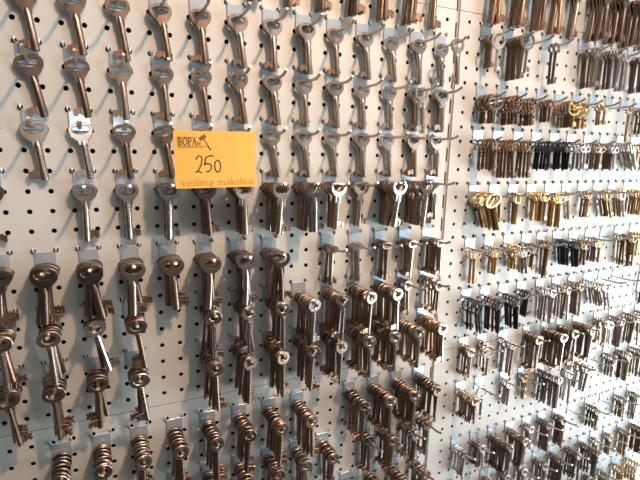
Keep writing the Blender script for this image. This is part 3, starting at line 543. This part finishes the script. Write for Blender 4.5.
# printed emblem at top left
b = MB(); x, z = cxy(.052, .25); sz = .128 * Ht
x1 = write(b, 'BOPA', x, z, sz, .74); x2 = write(b, '.be', x1 - .1 * sz, z, sz * .62, .7)
ribbon(b, [cxy(.045, .112), cxy(.27, .112)], .0006); ribbon(b, [cxy(.045, .112), cxy(.045, .275)], .0005)
ribbon(b, [cxy(.045, .268), cxy(.39, .268)], .0006)
for k in range(14):
    u = .06 + k * .0205; ribbon(b, [cxy(u, .29), cxy(u + .014, .29)], .0007)
# gavel of the emblem
hx, hz = cxy(.335, .115); t = math.radians(32)
ribbon(b, [(hx - .0045 * math.cos(t), hz - .0045 * math.sin(t)), (hx + .0045 * math.cos(t), hz + .0045 * math.sin(t))], .0046)
ribbon(b, [(hx, hz), cxy(.43, .33)], .0013); ribbon(b, [cxy(.395, .265), cxy(.432, .335)], .0021)
obj('printed_emblem', b.mesh('printed_emblem', M['print']), card)['label'] = 'brown printed emblem with gavel'
# handwritten number
b = MB(); w = .0015
def hand(l): return [cxy(u - .015, v) for u, v in l]
ribbon(b, hand([(.265, .50), (.275, .455), (.30, .43), (.325, .44), (.333, .50), (.325, .57), (.305, .64), (.28, .70), (.25, .725), (.27, .70), (.30, .71), (.325, .735)]), w)
ribbon(b, hand([(.375, .47), (.37, .54), (.362, .60)]), w); ribbon(b, hand([(.375, .47), (.41, .44), (.445, .425), (.475, .44)]), w)
ribbon(b, hand([(.362, .60), (.385, .565), (.42, .57), (.445, .61), (.44, .67), (.41, .71), (.375, .715)]), w)
ribbon(b, [cxy(.505 + .036 * math.cos(a), .615 + .105 * math.sin(a)) for a in [math.pi * 2 * k / 22 - 1.9 for k in range(24)]], w)
obj('handwritten_number', b.mesh('handwritten_number', M['ink']), card)['label'] = 'black handwritten 250'
b = MB(); x, z = cxy(.065, .955); x1 = write(b, 'veiling', x, z, .118 * Ht, 1.28); 
obj('printed_wording', b.mesh('printed_wording', M['print_pale']), card)['label'] = 'brown printed word veiling'
b = MB(); write(b, 'makelaar', x1 + .05 * Wd, z, .118 * Ht, 1.1)
obj('printed_wording', b.mesh('printed_wording', M['print_pale']), card)['label'] = 'pale printed word makelaar'

# ------------------------------------------------------------------ camera, light
cam = bpy.data.cameras.new('camera'); co = bpy.data.objects.new('camera', cam); COL.objects.link(co)
cam.sensor_width = 36; cam.lens = F / 640 * 36; cam.clip_start = .02
co.matrix_world = Matrix(((RT.x, UP.x, -FWD.x, CAM.x), (RT.y, UP.y, -FWD.y, CAM.y), (RT.z, UP.z, -FWD.z, CAM.z), (0, 0, 0, 1)))
SC.camera = co
def area(name, loc, target, sx, sy, power, color, spread=180):
    l = bpy.data.lights.new(name, 'AREA'); l.shape = 'RECTANGLE'; l.size = sx; l.size_y = sy; l.energy = power; l.color = color
    l.spread = math.radians(spread)
    o = bpy.data.objects.new(name, l); COL.objects.link(o); o.location = loc
    o.rotation_euler = (Vector(target) - Vector(loc)).to_track_quat('-Z', 'Y').to_euler(); return o
#LIGHTS#
area('shop_lamp', (0.90, -1.6, 3.25), (0.48, 0, 1.84), .12, .12, 6.0, (1.0, .58, .35), 58)
area('window_light', (2.2, -1.0, 0.95), (1.45, 0, 1.15), 1.1, 1.4, 22, (.90, .975, 1.0), 120)
area('overhead_fill', (0.55, -1.05, 2.75), (0.45, 0, 1.6), 1.3, .5, 8, (.98, 1.0, .97))  # added soft fill from above, fading down the boards; no real fixture
area('overhead_fill_far', (1.6, -1.4, 3.1), (1.1, 0, 1.6), 1.0, .6, 12, (.97, .99, 1.0))  # added soft light that lifts the right boards; no real fixture
area('phone_lamp', (CAM.x + .02, CAM.y - .02, CAM.z + .03), (CAM.x, 0, CAM.z), .03, .03, .2, (1, .97, .92))

w = bpy.data.worlds.new('room'); SC.world = w; w.use_nodes = True; nt = w.node_tree
bg = nt.nodes['Background']; tc = nt.nodes.new('ShaderNodeTexCoord'); sx = nt.nodes.new('ShaderNodeSeparateXYZ')
nt.links.new(tc.outputs['Generated'], sx.inputs[0])
rx = nt.nodes.new('ShaderNodeValToRGB'); rz = nt.nodes.new('ShaderNodeValToRGB')
for rr, stops in ((rx, [(0.0, (.20, .215, .205)), (.45, (.28, .285, .275)), (.7, (.62, .65, .66)), (1.0, (1.5, 1.57, 1.65))]), (rz, [(0.0, (.45, .42, .40)), (.45, (.6, .6, .6)), (.62, (1.0, .98, .95)), (1.0, (1.35, 1.28, 1.2))])):
    el = rr.color_ramp.elements
    while len(el) < len(stops): el.new(.5)
    for e, (p_, c_) in zip(el, stops): e.position = p_; e.color = (*c_, 1)
def norm(out):
    n = nt.nodes.new('ShaderNodeMapRange'); n.inputs['From Min'].default_value = -1; n.inputs['From Max'].default_value = 1
    nt.links.new(out, n.inputs['Value']); return n.outputs['Result']
nt.links.new(norm(sx.outputs['X']), rx.inputs['Fac']); nt.links.new(norm(sx.outputs['Z']), rz.inputs['Fac'])
mx = nt.nodes.new('ShaderNodeMix'); mx.data_type = 'RGBA'; mx.blend_type = 'MULTIPLY'; mx.inputs[0].default_value = 1
nt.links.new(rx.outputs['Color'], mx.inputs[6]); nt.links.new(rz.outputs['Color'], mx.inputs[7])
nt.links.new(mx.outputs[2], bg.inputs['Color']); bg.inputs['Strength'].default_value = .33
SC.view_settings.view_transform = 'Standard'
try: SC.view_settings.look = 'None'
except Exception: pass
SC.view_settings.exposure = 0.0
